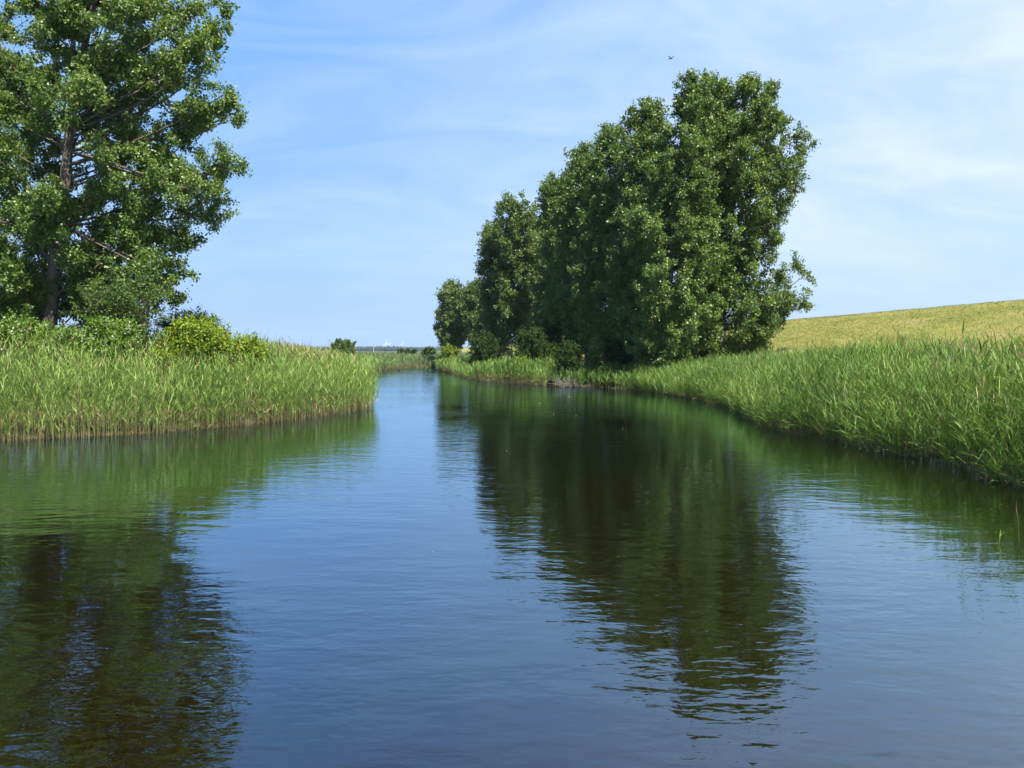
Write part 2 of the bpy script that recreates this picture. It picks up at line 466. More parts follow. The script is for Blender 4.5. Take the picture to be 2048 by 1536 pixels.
def make_tree(name, label, cat, D, trunk_px, profile, n1, n2, n3, nleaf, size, seed, leaf, r0,
              group=None, depth=0.85, sec=1.1, twl=0.55, rise=0.8, limbs=(), spread=0.09, barkm='bark', up=0.45, parts=('trunk', 'crown'), Doff=0.0, low=0.12, bare=None):
    r = np.random.default_rng(seed)
    pr = np.array([(CAM_H + (HOR - y) / F * D, (xl - 1024) / F * D, (xr - 1024) / F * D) for y, xl, xr in profile])
    pr = pr[np.argsort(pr[:, 0])]
    tp = np.array([at(x, y, D) for x, y in trunk_px])
    bx, by = tp[0, 0], D
    gz = float(ground_z(np.array([bx]), np.array([by]))[0]) - 0.12
    if tp[0, 2] > gz:
        tp = np.vstack([[bx + (tp[0, 0] - tp[1, 0]) * 0.3, D, gz], tp])
    else:
        tp[0, 2] = gz
    base = np.array([tp[0, 0], D, gz])
    # smooth trunk line
    s = np.linspace(0, 1, 24)
    zs = tp[0, 2] + (tp[-1, 2] - tp[0, 2]) * s
    axx = np.interp(zs, tp[:, 2], tp[:, 0])
    wob = np.sin(s * 9 + seed) * 0.10 * s * (1 - s) * 4
    ax = np.stack([axx + wob, D + np.cos(s * 7 + seed * 2) * 0.15 * s, zs], -1)
    trad = r0 * (1 - s) ** 0.8 + 0.02
    trad[0] *= 1.35; trad[1] *= 1.08
    def trunk_at(z):
        return np.stack([np.interp(z, zs, ax[:, 0]), np.interp(z, zs, ax[:, 1]), z], -1), np.interp(z, zs, trad)
    # primary limb ends spread through the crown envelope
    zz = np.linspace(pr[0, 0], pr[-1, 0] - 0.65 * sec, 200)
    wl = np.interp(zz, pr[:, 0], pr[:, 2] - pr[:, 1])
    cdf = np.cumsum(wl + 0.3); cdf /= cdf[-1]
    z1 = np.interp((np.arange(n1) + r.random(n1)) / n1, cdf, zz)
    az = np.arange(n1) * 2.39996 + r.normal(size=n1) * 0.4
    xl = np.interp(z1, pr[:, 0], pr[:, 1]); xr = np.interp(z1, pr[:, 0], pr[:, 2])
    rx = np.maximum((xr - xl) / 2 - sec * 0.35, 0.12)
    rho = np.sqrt(r.uniform(0.08, 1.0, n1))
    E = np.stack([(xl + xr) / 2 + rx * np.cos(az) * rho, D + Doff + rx * depth * np.sin(az) * rho, z1], -1)
    if bare:            # a stretch of trunk that shows between the limbs on the water side
        ok = ~((z1 > bare[0]) & (z1 < bare[1] + 0.5) & (np.abs(E[:, 0] - np.interp(z1, zs, ax[:, 0])) < 0.9) & (E[:, 1] < D + 0.3))
        E, z1, n1 = E[ok], z1[ok], int(ok.sum())
    reach = np.hypot(E[:, 0] - np.interp(z1, zs, ax[:, 0]), E[:, 1] - D)
    z0 = np.clip(z1 - reach * rise * r.uniform(0.7, 1.3, n1), gz + low * (zs[-1] - gz), zs[-1] - 0.05)
    S, sr = trunk_at(z0)
    if len(limbs):
        LE, LS = [], []
        for (sx, sy), (ex, ey), dy in [l for l in limbs for _ in (0, 1)]:
            ex, ey, dy = ex + r.normal() * 10, ey + r.normal() * 10, dy + r.normal() * 0.4
            p, q = at(sx, sy, D), at(ex, ey, D); q[1] += dy
            LS.append(trunk_at(np.array([p[2]]))[0][0]); LE.append(q)
        S = np.vstack([S, LS]); E = np.vstack([E, LE]); sr = np.append(sr, trunk_at(np.array(LS)[:, 2])[1])
    mid = S * 0.45 + E * 0.55 + np.stack([(E - S)[:, 0] * 0.10, (E - S)[:, 1] * 0.10, -np.abs(E - S)[:, 2] * 0.15], -1) + r.normal(size=S.shape) * 0.15
    K = 7
    B1 = bezier(S, mid, E, K)
    ln = np.linalg.norm(E - S, axis=1)
    rad1 = np.minimum(sr * 0.5, 0.014 + ln * 0.0075)
    R1 = rad1[:, None] * np.linspace(1, 0.22, K)[None]
    # secondaries
    m = len(B1)
    i2 = np.repeat(np.arange(m), n2)
    t2 = np.clip(0.30 + 0.72 * r.random(len(i2)) ** 0.7, 0, 1) * (K - 1)
    k2 = np.minimum(t2.astype(int), K - 2); f2 = (t2 - k2)[:, None]
    S2 = B1[i2, k2] * (1 - f2) + B1[i2, k2 + 1] * f2
    dirp = unit(B1[i2, k2 + 1] - B1[i2, k2])
    d2 = unit(dirp * 0.7 + r.normal(size=S2.shape) * 0.75 + np.array([0, 0, 0.35]))
    l2 = sec * r.uniform(0.45, 1.15, len(i2))
    E2 = S2 + d2 * l2[:, None]
    M2 = (S2 + E2) / 2 + np.array([0, 0, -0.08]) * l2[:, None]
    B2 = bezier(S2, M2, E2, 4)
    R2 = np.minimum(0.012, rad1[i2] * 0.5)[:, None] * np.linspace(1, 0.35, 4)[None]
    # twigs
    i3 = np.repeat(np.arange(len(B2)), n3)
    t3 = (0.25 + 0.75 * r.random(len(i3)))[:, None]
    S3 = S2[i3] * (1 - t3) + E2[i3] * t3
    d3 = unit(d2[i3] * 0.8 + r.normal(size=S3.shape) * 0.8 + np.array([0, 0, 0.15]))
    E3 = S3 + d3 * (twl * r.uniform(0.6, 1.2, len(i3)))[:, None]
    v, q, var = crown_leaves(S3, E3, nleaf, size, r, spread, up)
    root = thing(name, label, cat, base, group)
    bits = [tubes(ax[None], trad[None], 12), tubes(B1, R1, 5), tubes(B2, R2, 3)]
    tv, tq = merge(bits)
    mesh_obj(parts[0], tv - base, tq, M[barkm], root, smooth=True)
    mesh_obj(parts[1], v - base, q, M[leaf], root, {'var': var})
    return root

G = 'poplars along the right bank'
# --- the big poplar on the left bank
make_tree('poplar_tree', 'airy poplar rising out of the frame behind the left reeds, leaning trunk in view', 'tree', 32.0,
          [(98, 690), (105, 560), (117, 420), (137, 270), (150, 180), (176, 90), (195, -20), (205, -180)],
          [(-230, 100, 300), (-100, -40, 420), (0, -110, 455), (60, -130, 487), (110, -130, 446), (145, -130, 400), (200, -140, 455), (260, -150, 470), (340, -150, 462),
           (395, -150, 440), (425, -150, 380), (460, -150, 335), (500, -150, 335), (550, -140, 352), (590, -130, 318), (640, -100, 200)],
          122, 9, 5, 42, 0.102, 11, 'poplar', 0.29, None, 0.62, 0.95, 0.42, 0.75, Doff=1.2,
          bare=(8.5, 11.5), limbs=[((150, 330), (496, 196), -0.5), ((150, 300), (455, 245), 0), ((160, 240), (440, 55), 0), ((155, 260), (420, 130), -1), ((140, 400), (452, 330), 0), ((125, 450), (400, 420), 1), ((115, 520), (350, 480), 1), ((110, 560), (310, 590), 0.5), ((150, 300), (440, 395), -1.5), ((165, 180), (330, 80), -2.6), ((150, 240), (300, 250), -4.0), ((120, 450), (345, 545), -1.0), ((112, 470), (-10, 420), -3), ((112, 540), (40, 600), -1), ((112, 520), (195, 555), 0.5), ((110, 570), (50, 640), 0), ((110, 570), (180, 620), 1), ((120, 440), (165, 410), -1.6), ((112, 500), (135, 470), -1.8), ((180, 130), (160, 60), -2)])
make_tree('poplar_tree', 'poplar at the left picture edge, its crown cut by the frame beside the leaning trunk', 'tree', 37.0,
          [(-170, 690), (-165, 400), (-150, 100), (-150, -150)],
          [(-200, -230, 0), (0, -380, 70), (150, -420, 100), (300, -430, 105), (450, -420, 95), (560, -400, 85), (640, -350, 50)],
          100, 9, 5, 32, 0.12, 12, 'poplar', 0.33, None, 0.8, 1.05, 0.5, 0.75)

# --- the grove on the right bank
make_tree('poplar_tree', 'outermost poplar of the right grove, its low side branch reaching over the dike grass', 'tree', 57.0,
          [(1432, 735), (1445, 600), (1465, 400), (1490, 200), (1497, 158)],
          [(146, 1470, 1535), (200, 1405, 1562), (255, 1385, 1592), (300, 1380, 1612), (350, 1380, 1608), (410, 1375, 1600), (470, 1360, 1580), (515, 1360, 1552), (560, 1350, 1580), (620, 1340, 1588), (660, 1350, 1580), (715, 1370, 1545)],
          135, 8, 5, 30, 0.132, 21, 'poplar', 0.30, G, 0.85, 0.95, 0.5, 1.1,
          limbs=[((1480, 330), (1480, 168), 0), ((1470, 320), (1437, 172), 0.5), ((1485, 320), (1528, 178), 0), ((1485, 360), (1545, 225), -.5), ((1450, 640), (1600, 545), 0), ((1450, 650), (1580, 580), -1), ((1450, 650), (1600, 610), 1), ((1450, 660), (1560, 640), -.5), ((1462, 420), (1608, 285), 0), ((1462, 440), (1590, 330), -.5)], spread=0.10, low=0.03)
make_tree('poplar_tree', 'tall poplar with dark trunk at the near end of the right grove, pointed top', 'tree', 54.5,
          [(1330, 735), (1335, 600), (1350, 400), (1380, 160)],
          [(146, 1375, 1402), (190, 1345, 1420), (260, 1310, 1445), (350, 1280, 1445), (450, 1255, 1445), (560, 1240, 1445), (640, 1245, 1445), (720, 1260, 1425)],
          120, 8, 5, 30, 0.132, 22, 'poplar', 0.34, G, 1.15, 0.95, 0.5, 1.1, spread=0.10, low=0.05)
make_tree('poplar_tree', 'poplar between the two tallest tops of the right grove', 'tree', 57.5,
          [(1395, 730), (1410, 500), (1437, 165)],
          [(150, 1422, 1452), (200, 1385, 1475), (300, 1360, 1490), (450, 1345, 1480), (600, 1345, 1470), (705, 1360, 1450)],
          110, 8, 4, 18, 0.16, 23, 'poplar', 0.28, G, 0.85, 1.1, 0.6, 1.1, spread=0.10, low=0.04)
make_tree('poplar_tree', 'broad poplar with a rounded top a step below the tallest tops', 'tree', 62.0,
          [(1290, 728), (1288, 500), (1292, 205)],
          [(192, 1282, 1305), (225, 1262, 1332), (300, 1240, 1350), (400, 1222, 1350), (500, 1210, 1350), (600, 1200, 1340), (690, 1220, 1320)],
          130, 8, 4, 19, 0.16, 24, 'poplar', 0.28, G, 0.85, 1.1, 0.6, 1.1, spread=0.10, low=0.04)
make_tree('poplar_tree', 'poplar whose round top forms the third step down the grove skyline', 'tree', 66.5,
          [(1235, 728), (1225, 500), (1217, 260)],
          [(248, 1202, 1232), (290, 1185, 1255), (360, 1165, 1272), (460, 1148, 1272), (560, 1128, 1270), (640, 1135, 1260), (695, 1160, 1240)],
          120, 8, 4, 18, 0.165, 25, 'poplar', 0.26, G, 0.85, 1.1, 0.6, 1.1, spread=0.11, low=0.04)
make_tree('poplar_tree', 'poplar whose small knobbly top forms the fourth step down the grove skyline', 'tree', 71.0,
          [(1175, 725), (1165, 500), (1156, 300)],
          [(286, 1142, 1172), (330, 1130, 1195), (400, 1110, 1210), (500, 1100, 1212), (600, 1105, 1200), (670, 1120, 1190)],
          100, 8, 4, 17, 0.17, 26, 'poplar', 0.25, G, 0.85, 1.1, 0.6, 1.1, spread=0.11, low=0.04)
make_tree('poplar_tree', 'slim poplar on the left shoulder of the grove, just before the dip in its skyline', 'tree', 77.0,
          [(1125, 722), (1112, 520), (1106, 362)],
          [(349, 1096, 1122), (390, 1080, 1140), (450, 1082, 1150), (550, 1085, 1150), (650, 1095, 1150)],
          80, 8, 4, 16, 0.18, 27, 'poplar', 0.25, G, 0.9, 1.0, 0.6, 1.1, spread=0.11, low=0.04)
make_tree('poplar_tree', 'poplar with a dome top and pale lit trunk beyond the dip in the grove skyline', 'tree', 88.0,
          [(1062, 716), (1060, 560), (1036, 405)],
          [(392, 1008, 1052), (425, 982, 1074), (500, 980, 1080), (580, 980, 1075), (660, 995, 1070)],
          110, 8, 4, 16, 0.19, 28, 'poplar_far', 0.25, G, 0.9, 1.0, 0.6, 1.1, spread=0.12, low=0.05)
make_tree('poplar_tree', 'narrow poplar leaning on the left side of the dome-topped poplar', 'tree', 92.0,
          [(1000, 715), (990, 580), (976, 462)],
          [(447, 966, 988), (490, 958, 1008), (560, 958, 1020), (640, 960, 1012), (690, 970, 1010)],
          70, 8, 4, 15, 0.19, 29, 'poplar_far', 0.24, G, 0.9, 1.0, 0.6, 1.1, spread=0.12, low=0.05)
make_tree('poplar_tree', 'shaded poplar filling the dip in the grove skyline', 'tree', 96.0,
          [(1085, 715), (1080, 580), (1076, 475)],
          [(425, 1062, 1098), (480, 1050, 1112), (600, 1050, 1112), (690, 1055, 1105)],
          80, 8, 4, 15, 0.2, 30, 'poplar_far', 0.24, G, 0.9, 1.0, 0.6, 1.1, spread=0.12, low=0.05)
make_tree('poplar_tree', 'small far poplar at the water bend, end of the right grove', 'tree', 122.0,
          [(912, 712), (908, 640), (906, 570)],
          [(562, 900, 922), (585, 874, 935), (620, 866, 940), (660, 868, 936), (695, 885, 925)],
          75, 8, 4, 14, 0.23, 31, 'poplar_far', 0.22, G, 0.9, 1.0, 0.6, 1.0, spread=0.13, low=0.05)
make_tree('poplar_tree', 'second small far poplar, touching the one at the water bend', 'tree', 117.0,
          [(950, 712), (950, 640), (950, 570)],
          [(561, 940, 962), (590, 925, 985), (640, 925, 985), (690, 935, 980)],
          70, 8, 4, 14, 0.23, 32, 'poplar_far', 0.22, G, 0.9, 1.0, 0.6, 1.0, spread=0.13, low=0.05)
make_tree('poplar_tree', 'low poplar in the shade between the far pair and the narrow poplar', 'tree', 104.0,
          [(982, 714), (980, 640), (980, 590)],
          [(580, 968, 996), (620, 950, 1015), (690, 945, 1030)],
          70, 8, 4, 14, 0.22, 33, 'poplar_far', 0.2, G, 0.9, 1.0, 0.6, 1.0, spread=0.13, low=0.05)

make_tree('poplar_tree', 'shaded poplar deep in the grove right of the pale lit trunk', 'tree', 83.0,
          [(1100, 716), (1095, 580), (1090, 500)],
          [(455, 1082, 1112), (520, 1068, 1130), (620, 1065, 1135), (700, 1070, 1130)],
          70, 8, 4, 15, 0.19, 34, 'poplar_far', 0.2, G, 0.9, 1.0, 0.6, 1.0, spread=0.13, low=0.05)
# --- shrubs
def shrub(name, label, D, x0, x1, ytop, ybot, n1, leaf, size, seed, group=None, nleaf=16, n2=6, n3=4, sec=0.55, twl=0.32, lump=0.15, cat='bush', up=0.45, depth=0.8):
    r = np.random.default_rng(seed)
    cx = (x0 + x1) / 2; w = (x1 - x0) / 2; h = ybot - ytop
    prof = []
    for f in np.linspace(0, 1, 6):
        ww = w * math.sqrt(max(0.02, 1 - (1 - f) ** 2.2)) if f < 0.75 else w * (1 - (f - 0.75) * 0.8)
        ww *= 1 + r.uniform(-lump, lump)
        sh = r.uniform(-lump, lump) * w * 0.6
        prof.append((ytop + f * h, cx - ww + sh, cx + ww + sh))
    return make_tree(name, label, cat, D, [(cx, ybot + 20), (cx, ytop + h * 0.45)], prof, n1, n2, n3, nleaf, size, seed, leaf, 0.05,
                     group, depth, sec, twl, 0.9, spread=0.05, barkm='twig', up=up, parts=('stem', 'foliage'), low=0.02)

make_tree('willow_shrub', 'feathery dull green shrub beside the big left trunk', 'bush', 29.5,
          [(242, 720), (243, 690), (245, 630)],
          [(540, 195, 275), (575, 165, 338), (610, 158, 330), (650, 185, 315), (705, 200, 300)],
          30, 9, 4, 15, 0.07, 41, 'olive_shrub', 0.07, None, 0.7, 0.75, 0.45, 1.5, spread=0.035, barkm='twig', parts=('stem', 'foliage'), low=0.02)
shrub('hawthorn_bush', 'dark round bush peering over the yellow-green bush', 33.0, 312, 452, 622, 700, 34, 'dark_shrub', 0.06, 42, nleaf=24, n2=7, n3=5, sec=0.6)
shrub('elder_bush', 'bright yellow-green bush among the left reeds, below the dark round bush', 29.6, 300, 478, 632, 735, 46, 'yellow_shrub', 0.08, 43, nleaf=13, n2=6, n3=5, sec=0.6)
shrub('elder_bush', 'low yellow-green bush tailing off into the reeds, right of the bright one', 31.0, 440, 532, 672, 728, 26, 'yellow_shrub', 0.075, 44, nleaf=14, n2=6, n3=4, sec=0.5)
shrub('bramble_bush', 'blossoming bramble thicket at the foot of the leaning trunk', 28.3, -30, 120, 640, 705, 50, 'bramble', 0.075, 45, 'brambles below the left poplar', nleaf=18, n2=6, n3=4, sec=0.5)
shrub('bramble_bush', 'lower bramble thicket between the leaning trunk and the feathery shrub', 28.0, 85, 205, 664, 712, 36, 'bramble', 0.075, 46, 'brambles below the left poplar', nleaf=18, n2=6, n3=4, sec=0.45)
shrub('bramble_bush', 'fresh green bramble climbing in front of the feathery shrub', 28.0, 165, 275, 640, 712, 34, 'bramble', 0.08, 47, 'brambles below the left poplar', nleaf=16, n2=6, n3=4, sec=0.45)
shrub('rose_bush', 'lone round bush on top of the far left reed bank', 75.0, 656, 712, 679, 716, 30, 'olive_shrub', 0.13, 48, nleaf=16, sec=0.6)
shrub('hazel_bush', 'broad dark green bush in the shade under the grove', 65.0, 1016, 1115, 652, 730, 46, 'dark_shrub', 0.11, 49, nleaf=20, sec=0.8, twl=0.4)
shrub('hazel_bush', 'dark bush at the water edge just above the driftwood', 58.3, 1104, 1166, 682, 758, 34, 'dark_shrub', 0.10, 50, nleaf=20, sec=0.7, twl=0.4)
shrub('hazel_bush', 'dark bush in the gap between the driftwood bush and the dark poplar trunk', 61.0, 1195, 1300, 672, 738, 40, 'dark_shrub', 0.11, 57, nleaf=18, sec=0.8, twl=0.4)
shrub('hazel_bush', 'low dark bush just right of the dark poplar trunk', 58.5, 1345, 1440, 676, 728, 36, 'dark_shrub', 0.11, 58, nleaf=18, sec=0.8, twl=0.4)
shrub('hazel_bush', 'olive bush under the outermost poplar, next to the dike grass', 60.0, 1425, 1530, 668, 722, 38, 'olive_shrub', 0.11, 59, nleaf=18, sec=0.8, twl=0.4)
shrub('hazel_bush', 'added low dark bush standing in for shaded bank grass right of the driftwood', 55.6, 1196, 1262, 728, 786, 30, 'dark_shrub', 0.10, 91, nleaf=18, sec=0.6, twl=0.35)  # added bush: its dark leaves replace bank grass lying in shade
shrub('hazel_bush', 'added small dark bush standing in for shaded grass where the right reed bed begins', 53.0, 1262, 1318, 735, 788, 26, 'dark_shrub', 0.10, 92, nleaf=18, sec=0.5, twl=0.35)  # also added, to darken the bank where grass lies in shade
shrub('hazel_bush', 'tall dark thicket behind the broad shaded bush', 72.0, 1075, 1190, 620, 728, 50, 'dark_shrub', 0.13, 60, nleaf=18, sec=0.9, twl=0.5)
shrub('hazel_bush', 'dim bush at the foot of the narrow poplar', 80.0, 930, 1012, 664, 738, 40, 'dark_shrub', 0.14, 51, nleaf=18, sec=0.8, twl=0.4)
shrub('elder_bush', 'small sunlit yellow-green bush at the far bend below the end poplar', 107.0, 874, 922, 688, 740, 30, 'yellow_shrub', 0.16, 52, nleaf=14, sec=0.8, twl=0.4)
shrub('sapling', 'slim sunlit sapling standing in the grass behind the driftwood', 59.5, 1176, 1202, 672, 735, 14, 'bramble', 0.12, 53, nleaf=10, sec=0.4, cat='sapling')
shrub('elder_bush', 'tiny yellow bush in the sunlit reed patch across the water', 63.0, 1026, 1058, 712, 748, 14, 'yellow_shrub', 0.09, 54, nleaf=14, sec=0.4)
shrub('rose_bush', 'brownish bush on the far reed bank near the bend', 134.0, 842, 874, 694, 712, 18, 'olive_shrub', 0.2, 55, nleaf=14, sec=0.6)
shrub('rose_bush', 'flat green bush left of the brownish one on the far bank', 138.0, 790, 838, 698, 712, 22, 'dark_shrub', 0.2, 56, nleaf=14, sec=0.6)

# ------------------------------------------------------------------ reeds and grass (nobody could count them)
def reeds(P, H, r, n_leaf=8, seg=3, lw=0.024, ll=0.42, lean=(0.0, 0.0), dead_frac=0.08, dead=None, stem_r=0.006, bend=0.16, t_lo=0.22, brown=0.35, tilt=0.55):
    n = len(P)
    # stems
    dirn = r.normal(size=(n, 2)) * bend + np.array(lean)
    K = 4
    t = np.linspace(0, 1, K)
    St = np.zeros((n, K, 3))
    St[:, :, 0] = P[:, None, 0] + dirn[:, None, 0] * (t ** 1.8)[None] * H[:, None]
    St[:, :, 1] = P[:, None, 1] + dirn[:, None, 1] * (t ** 1.8)[None] * H[:, None]
    St[:, :, 2] = P[:, None, 2] + t[None] * (H * (1 - 0.3 * (dirn ** 2).sum(1)))[:, None]
    R = stem_r * (1 - 0.6 * t)[None] * np.ones((n, 1))
    sv, sq = tubes(St, R, 3)
    isd = r.random(n) < dead_frac if dead is None else dead
    rv = np.clip(0.5 + r.normal(size=n) * 0.2 + 0.30 * vnoise(P[:, 0], P[:, 1], 0.75, 41) + 0.12 * vnoise(P[:, 0], P[:, 1], 2.2, 42), 0, 1)
    svar = np.repeat(rv, K * 3)
    bw = brown * np.clip(1 + r.normal(size=n) * 0.5 + 0.5 * vnoise(P[:, 0], P[:, 1], 1.1, 31), 0.2, 2.2)
    sd = np.maximum(np.repeat(np.clip(1.15 - t[None] / bw[:, None], 0, 1).ravel(), 3), np.repeat(isd.astype(float), K * 3))
    # leaves
    nl = np.where(isd, max(1, n_leaf // 3), n_leaf)
    i = np.repeat(np.arange(n), nl)
    m = len(i)
    order = np.arange(m) - np.repeat(np.cumsum(nl) - nl, nl)
    tt = t_lo + (1.0 - t_lo) * (order + r.random(m)) / nl[i]
    tt = np.minimum(tt, 1.0)
    f = tt * (K - 1); k0 = np.minimum(f.astype(int), K - 2); ff = (f - k0)[:, None]
    A = St[i, k0] * (1 - ff) + St[i, k0 + 1] * ff
    az = r.uniform(0, 2 * pi, m)
    hor = np.stack([np.cos(az) + lean[0] * 2.2, np.sin(az) + lean[1] * 2.2, np.zeros(m)], -1)
    hor = unit(hor)
    el = r.uniform(tilt, 1.25, m) + 0.3 * (tt - 0.6)
    Ln = ll * r.uniform(0.6, 1.2, m) * np.clip(0.55 + 0.6 * np.sin(pi * np.clip(tt * 0.85, 0, 1)), 0.4, 1.2)
    side = np.stack([-hor[:, 1], hor[:, 0], np.zeros(m)], -1)
    side = unit(side + r.normal(size=(m, 3)) * 0.35)
    pts = [A]; e = el.copy(); cur = A
    droop = r.uniform(0.1, 0.75, m)
    for s_ in range(seg):
        d = hor * np.cos(e)[:, None] + np.array([0, 0, 1.0]) * np.sin(e)[:, None]
        cur = cur + d * (Ln / seg)[:, None]
        pts.append(cur); e = e - droop * (1.5 / seg) * (0.6 + s_ * 0.5)
    wprof = np.interp(np.linspace(0, 1, seg + 1), [0, 0.3, 0.7, 1], [0.45, 1.0, 0.7, 0.06])
    W = lw * r.uniform(0.7, 1.3, m)
    V = np.stack([np.stack([p - side * (W * w_ / 2)[:, None], p + side * (W * w_ / 2)[:, None]], 1) for p, w_ in zip(pts, wprof)], 1)
    base = (np.arange(m) * (seg + 1) * 2)[:, None]
    Q = np.concatenate([base + np.array([[2 * j, 2 * j + 1, 2 * j + 3, 2 * j + 2]]) for j in range(seg)], 0)
    lv = V.reshape(-1, 3)
    lvar = np.repeat(np.clip(rv[i] + r.normal(size=m) * 0.14, 0, 1), (seg + 1) * 2)
    ld = np.repeat(np.maximum(isd[i].astype(float), ((tt < 0.36) & (r.random(m) < 0.35)).astype(float)), (seg + 1) * 2)
    v, q = merge([(sv, sq), (lv, Q)])
    return v, q, np.concatenate([svar, lvar]), np.concatenate([sd, ld])

def scatter(x0, x1, y0, y1, dens, r, dmin, dmax, keep=None):
    n = int((x1 - x0) * (y1 - y0) * dens)
    X = r.uniform(x0, x1, n); Y = r.uniform(y0, y1, n)
    d = river_dist(X, Y)
    k = (d > dmin) & (d < dmax)
    X, Y, d = X[k], Y[k], d[k]
    if keep is not None:
        k = keep(X, Y, d) > r.random(len(X))
        X, Y, d = X[k], Y[k], d[k]
    return X, Y, d

def bed(name, label, mat, sets):
    V, Q, A, B, off = [], [], [], [], 0
    for v, q, a, b in sets:
        V.append(v); Q.append(q + off); A.append(a); B.append(b); off += len(v)
    o = mesh_obj(name, np.concatenate(V), np.concatenate(Q), M[mat], None, {'var': np.concatenate(A), 'dead': np.concatenate(B)})
    return tag(o, label, 'reeds' if 'reed' in name else 'grass', None, 'stuff')

r = np.random.default_rng(101)
def gp(X, Y, d):
    return np.stack([X, Y, ground_z(X, Y, d)], -1)
# left bed: dense front fringe, thinner behind
def left_h(X, Y):
    return np.interp(X, [-16, -11, -8, -6], [2.25, 2.05, 1.85, 1.7]) * (1 + 0.12 * vnoise(X, Y, 0.9, 9) + r.normal(size=len(X)) * 0.13)
sets = []
X, Y, d = scatter(-24, -6, 20, 41, 52, r, -0.25, 1.3)
sets.append(reeds(gp(X, Y, d), left_h(X, Y), r, 14, 3, 0.019, 0.36, (0.05, -0.03), 0.07, tilt=0.70, t_lo=0.14, brown=0.19))
X, Y, d = scatter(-24, -6, 21, 44, 20, r, 1.3, 8, lambda X, Y, d: (X > -20) * 1.0)
sets.append(reeds(gp(X, Y, d), left_h(X, Y) * 0.97, r, 10, 3, 0.021, 0.38, (0.05, -0.02), 0.12, t_lo=0.4, tilt=0.75))
X, Y, d = scatter(-24, -6, 20, 41, 1.6, r, 0.0, 6)
sets.append(reeds(gp(X, Y, d), left_h(X, Y) * r.uniform(1.0, 1.22, len(X)), r, 6, 3, 0.03, 0.28, (0.06, -0.02), 1.0, dead=np.ones(len(X), bool), stem_r=0.008, t_lo=0.85))
bed('reed_bed', 'dense green reed bed along the near left bank with brown stem bases', 'reed', sets)

sets = []
X, Y, d = scatter(-30, -6, 40, 112, 9, r, -0.2, 16, lambda X, Y, d: np.clip(1.3 - d / 14, 0.25, 1))
tan = (np.abs(Y - 48) < 5) & (np.abs(X + 12.6) < 3.0) & (r.random(len(X)) < 0.75)
sets.append(reeds(gp(X, Y, d), (np.interp(Y, [60, 78, 95, 112], [1.75, 1.65, 1.35, 1.1]) + 0.30 * smooth((d - 2) / 6) * (Y < 90)) * (1 + 0.10 * vnoise(X, Y, 0.6, 10) + r.normal(size=len(X)) * 0.10), r, 8, 2, 0.045, 0.55, (0.03, -0.02), 0.1,
                  dead=tan | (r.random(len(X)) < 0.07), stem_r=0.010))
X = r.normal(size=420) * 1.5 - 12.4; Y = r.normal(size=420) * 2.2 + 46.5; d = river_dist(X, Y); k = d > 0.8
X, Y, d = X[k], Y[k], d[k]
sets.append(reeds(gp(X, Y, d), r.uniform(1.75, 2.25, len(X)), r, 18, 2, 0.05, 0.5, (0.05, 0), 1.0, dead=np.ones(len(X), bool), stem_r=0.011))
bed('reed_bed', 'reeds on the left point behind the near bed, with a dry tan patch', 'reed', sets)
sets = []
X, Y, d = scatter(-36, 6, 100, 150, 7, r, -0.2, 22, lambda X, Y, d: (Y > 118) * 1.0 + (X < -12) * 1.0)
tan = (X > -12) & (X < -5) & (r.random(len(X)) < 0.5)
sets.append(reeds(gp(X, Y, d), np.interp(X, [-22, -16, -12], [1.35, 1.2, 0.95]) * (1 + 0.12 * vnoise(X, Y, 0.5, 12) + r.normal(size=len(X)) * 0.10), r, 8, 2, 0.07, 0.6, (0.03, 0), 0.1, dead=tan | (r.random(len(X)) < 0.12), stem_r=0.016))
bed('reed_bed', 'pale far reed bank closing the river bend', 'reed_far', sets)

# right bank beds
def right_h(X, Y):
    return np.interp(Y, [10, 20, 30, 40, 48, 55], [1.85, 1.85, 1.75, 1.4, 1.05, 0.95]) * (1 + 0.18 * vnoise(X, Y, 0.8, 13) + r.normal(size=len(X)) * 0.13 + 0.22 * (r.random(len(X)) < 0.06))
sets = []
X, Y, d = scatter(8, 20, 12.5, 52, 42, r, -0.25, 1.5)
sets.append(reeds(gp(X, Y, d), right_h(X, Y) * np.clip(0.72 + 0.28 * d / 1.0, 0.7, 1), r, 14, 3, 0.0175, 0.42, (-0.10, -0.06), 0.05, t_lo=0.22, tilt=0.5))
X, Y, d = scatter(8, 24, 12.5, 52, 24, r, 1.5, 9.5, lambda X, Y, d: (X + DIKE * Y < 18.6 + 0.5 * vnoise(X, Y, 0.7, 15)) * 1.0)
tan = (vnoise(X, Y, 0.55, 16) > 0.42) & (r.random(len(X)) < 0.40)
sets.append(reeds(gp(X, Y, d), right_h(X, Y), r, 13, 3, 0.018, 0.42, (-0.05, -0.05), 0.05, t_lo=0.35, dead=tan | (r.random(len(X)) < 0.04), tilt=0.6))
X, Y, d = scatter(8, 19, 12.5, 45, 1.3, r, 0.0, 7, lambda X, Y, d: np.clip(vnoise(X, Y, 0.6, 16) * 2, 0.08, 1))
sets.append(reeds(gp(X, Y, d), right_h(X, Y) * r.uniform(1.0, 1.2, len(X)), r, 6, 3, 0.03, 0.28, (-0.06, -0.04), 1.0, dead=np.ones(len(X), bool), stem_r=0.008, t_lo=0.85))
X, Y, d = scatter(8, 14, 12.5, 52, 34, r, -0.45, 0.55)
sets.append(reeds(gp(X, Y, d), r.uniform(0.55, 1.15, len(X)) * (1 + 0.3 * vnoise(X, Y, 1.5, 18)), r, 10, 3, 0.020, 0.42, (-0.22, -0.10), 0.04, t_lo=0.12, tilt=0.25, brown=0.15))
bed('reed_bed', 'thick green reed bed on the sloping near right bank', 'reed_right', sets)
sets = []
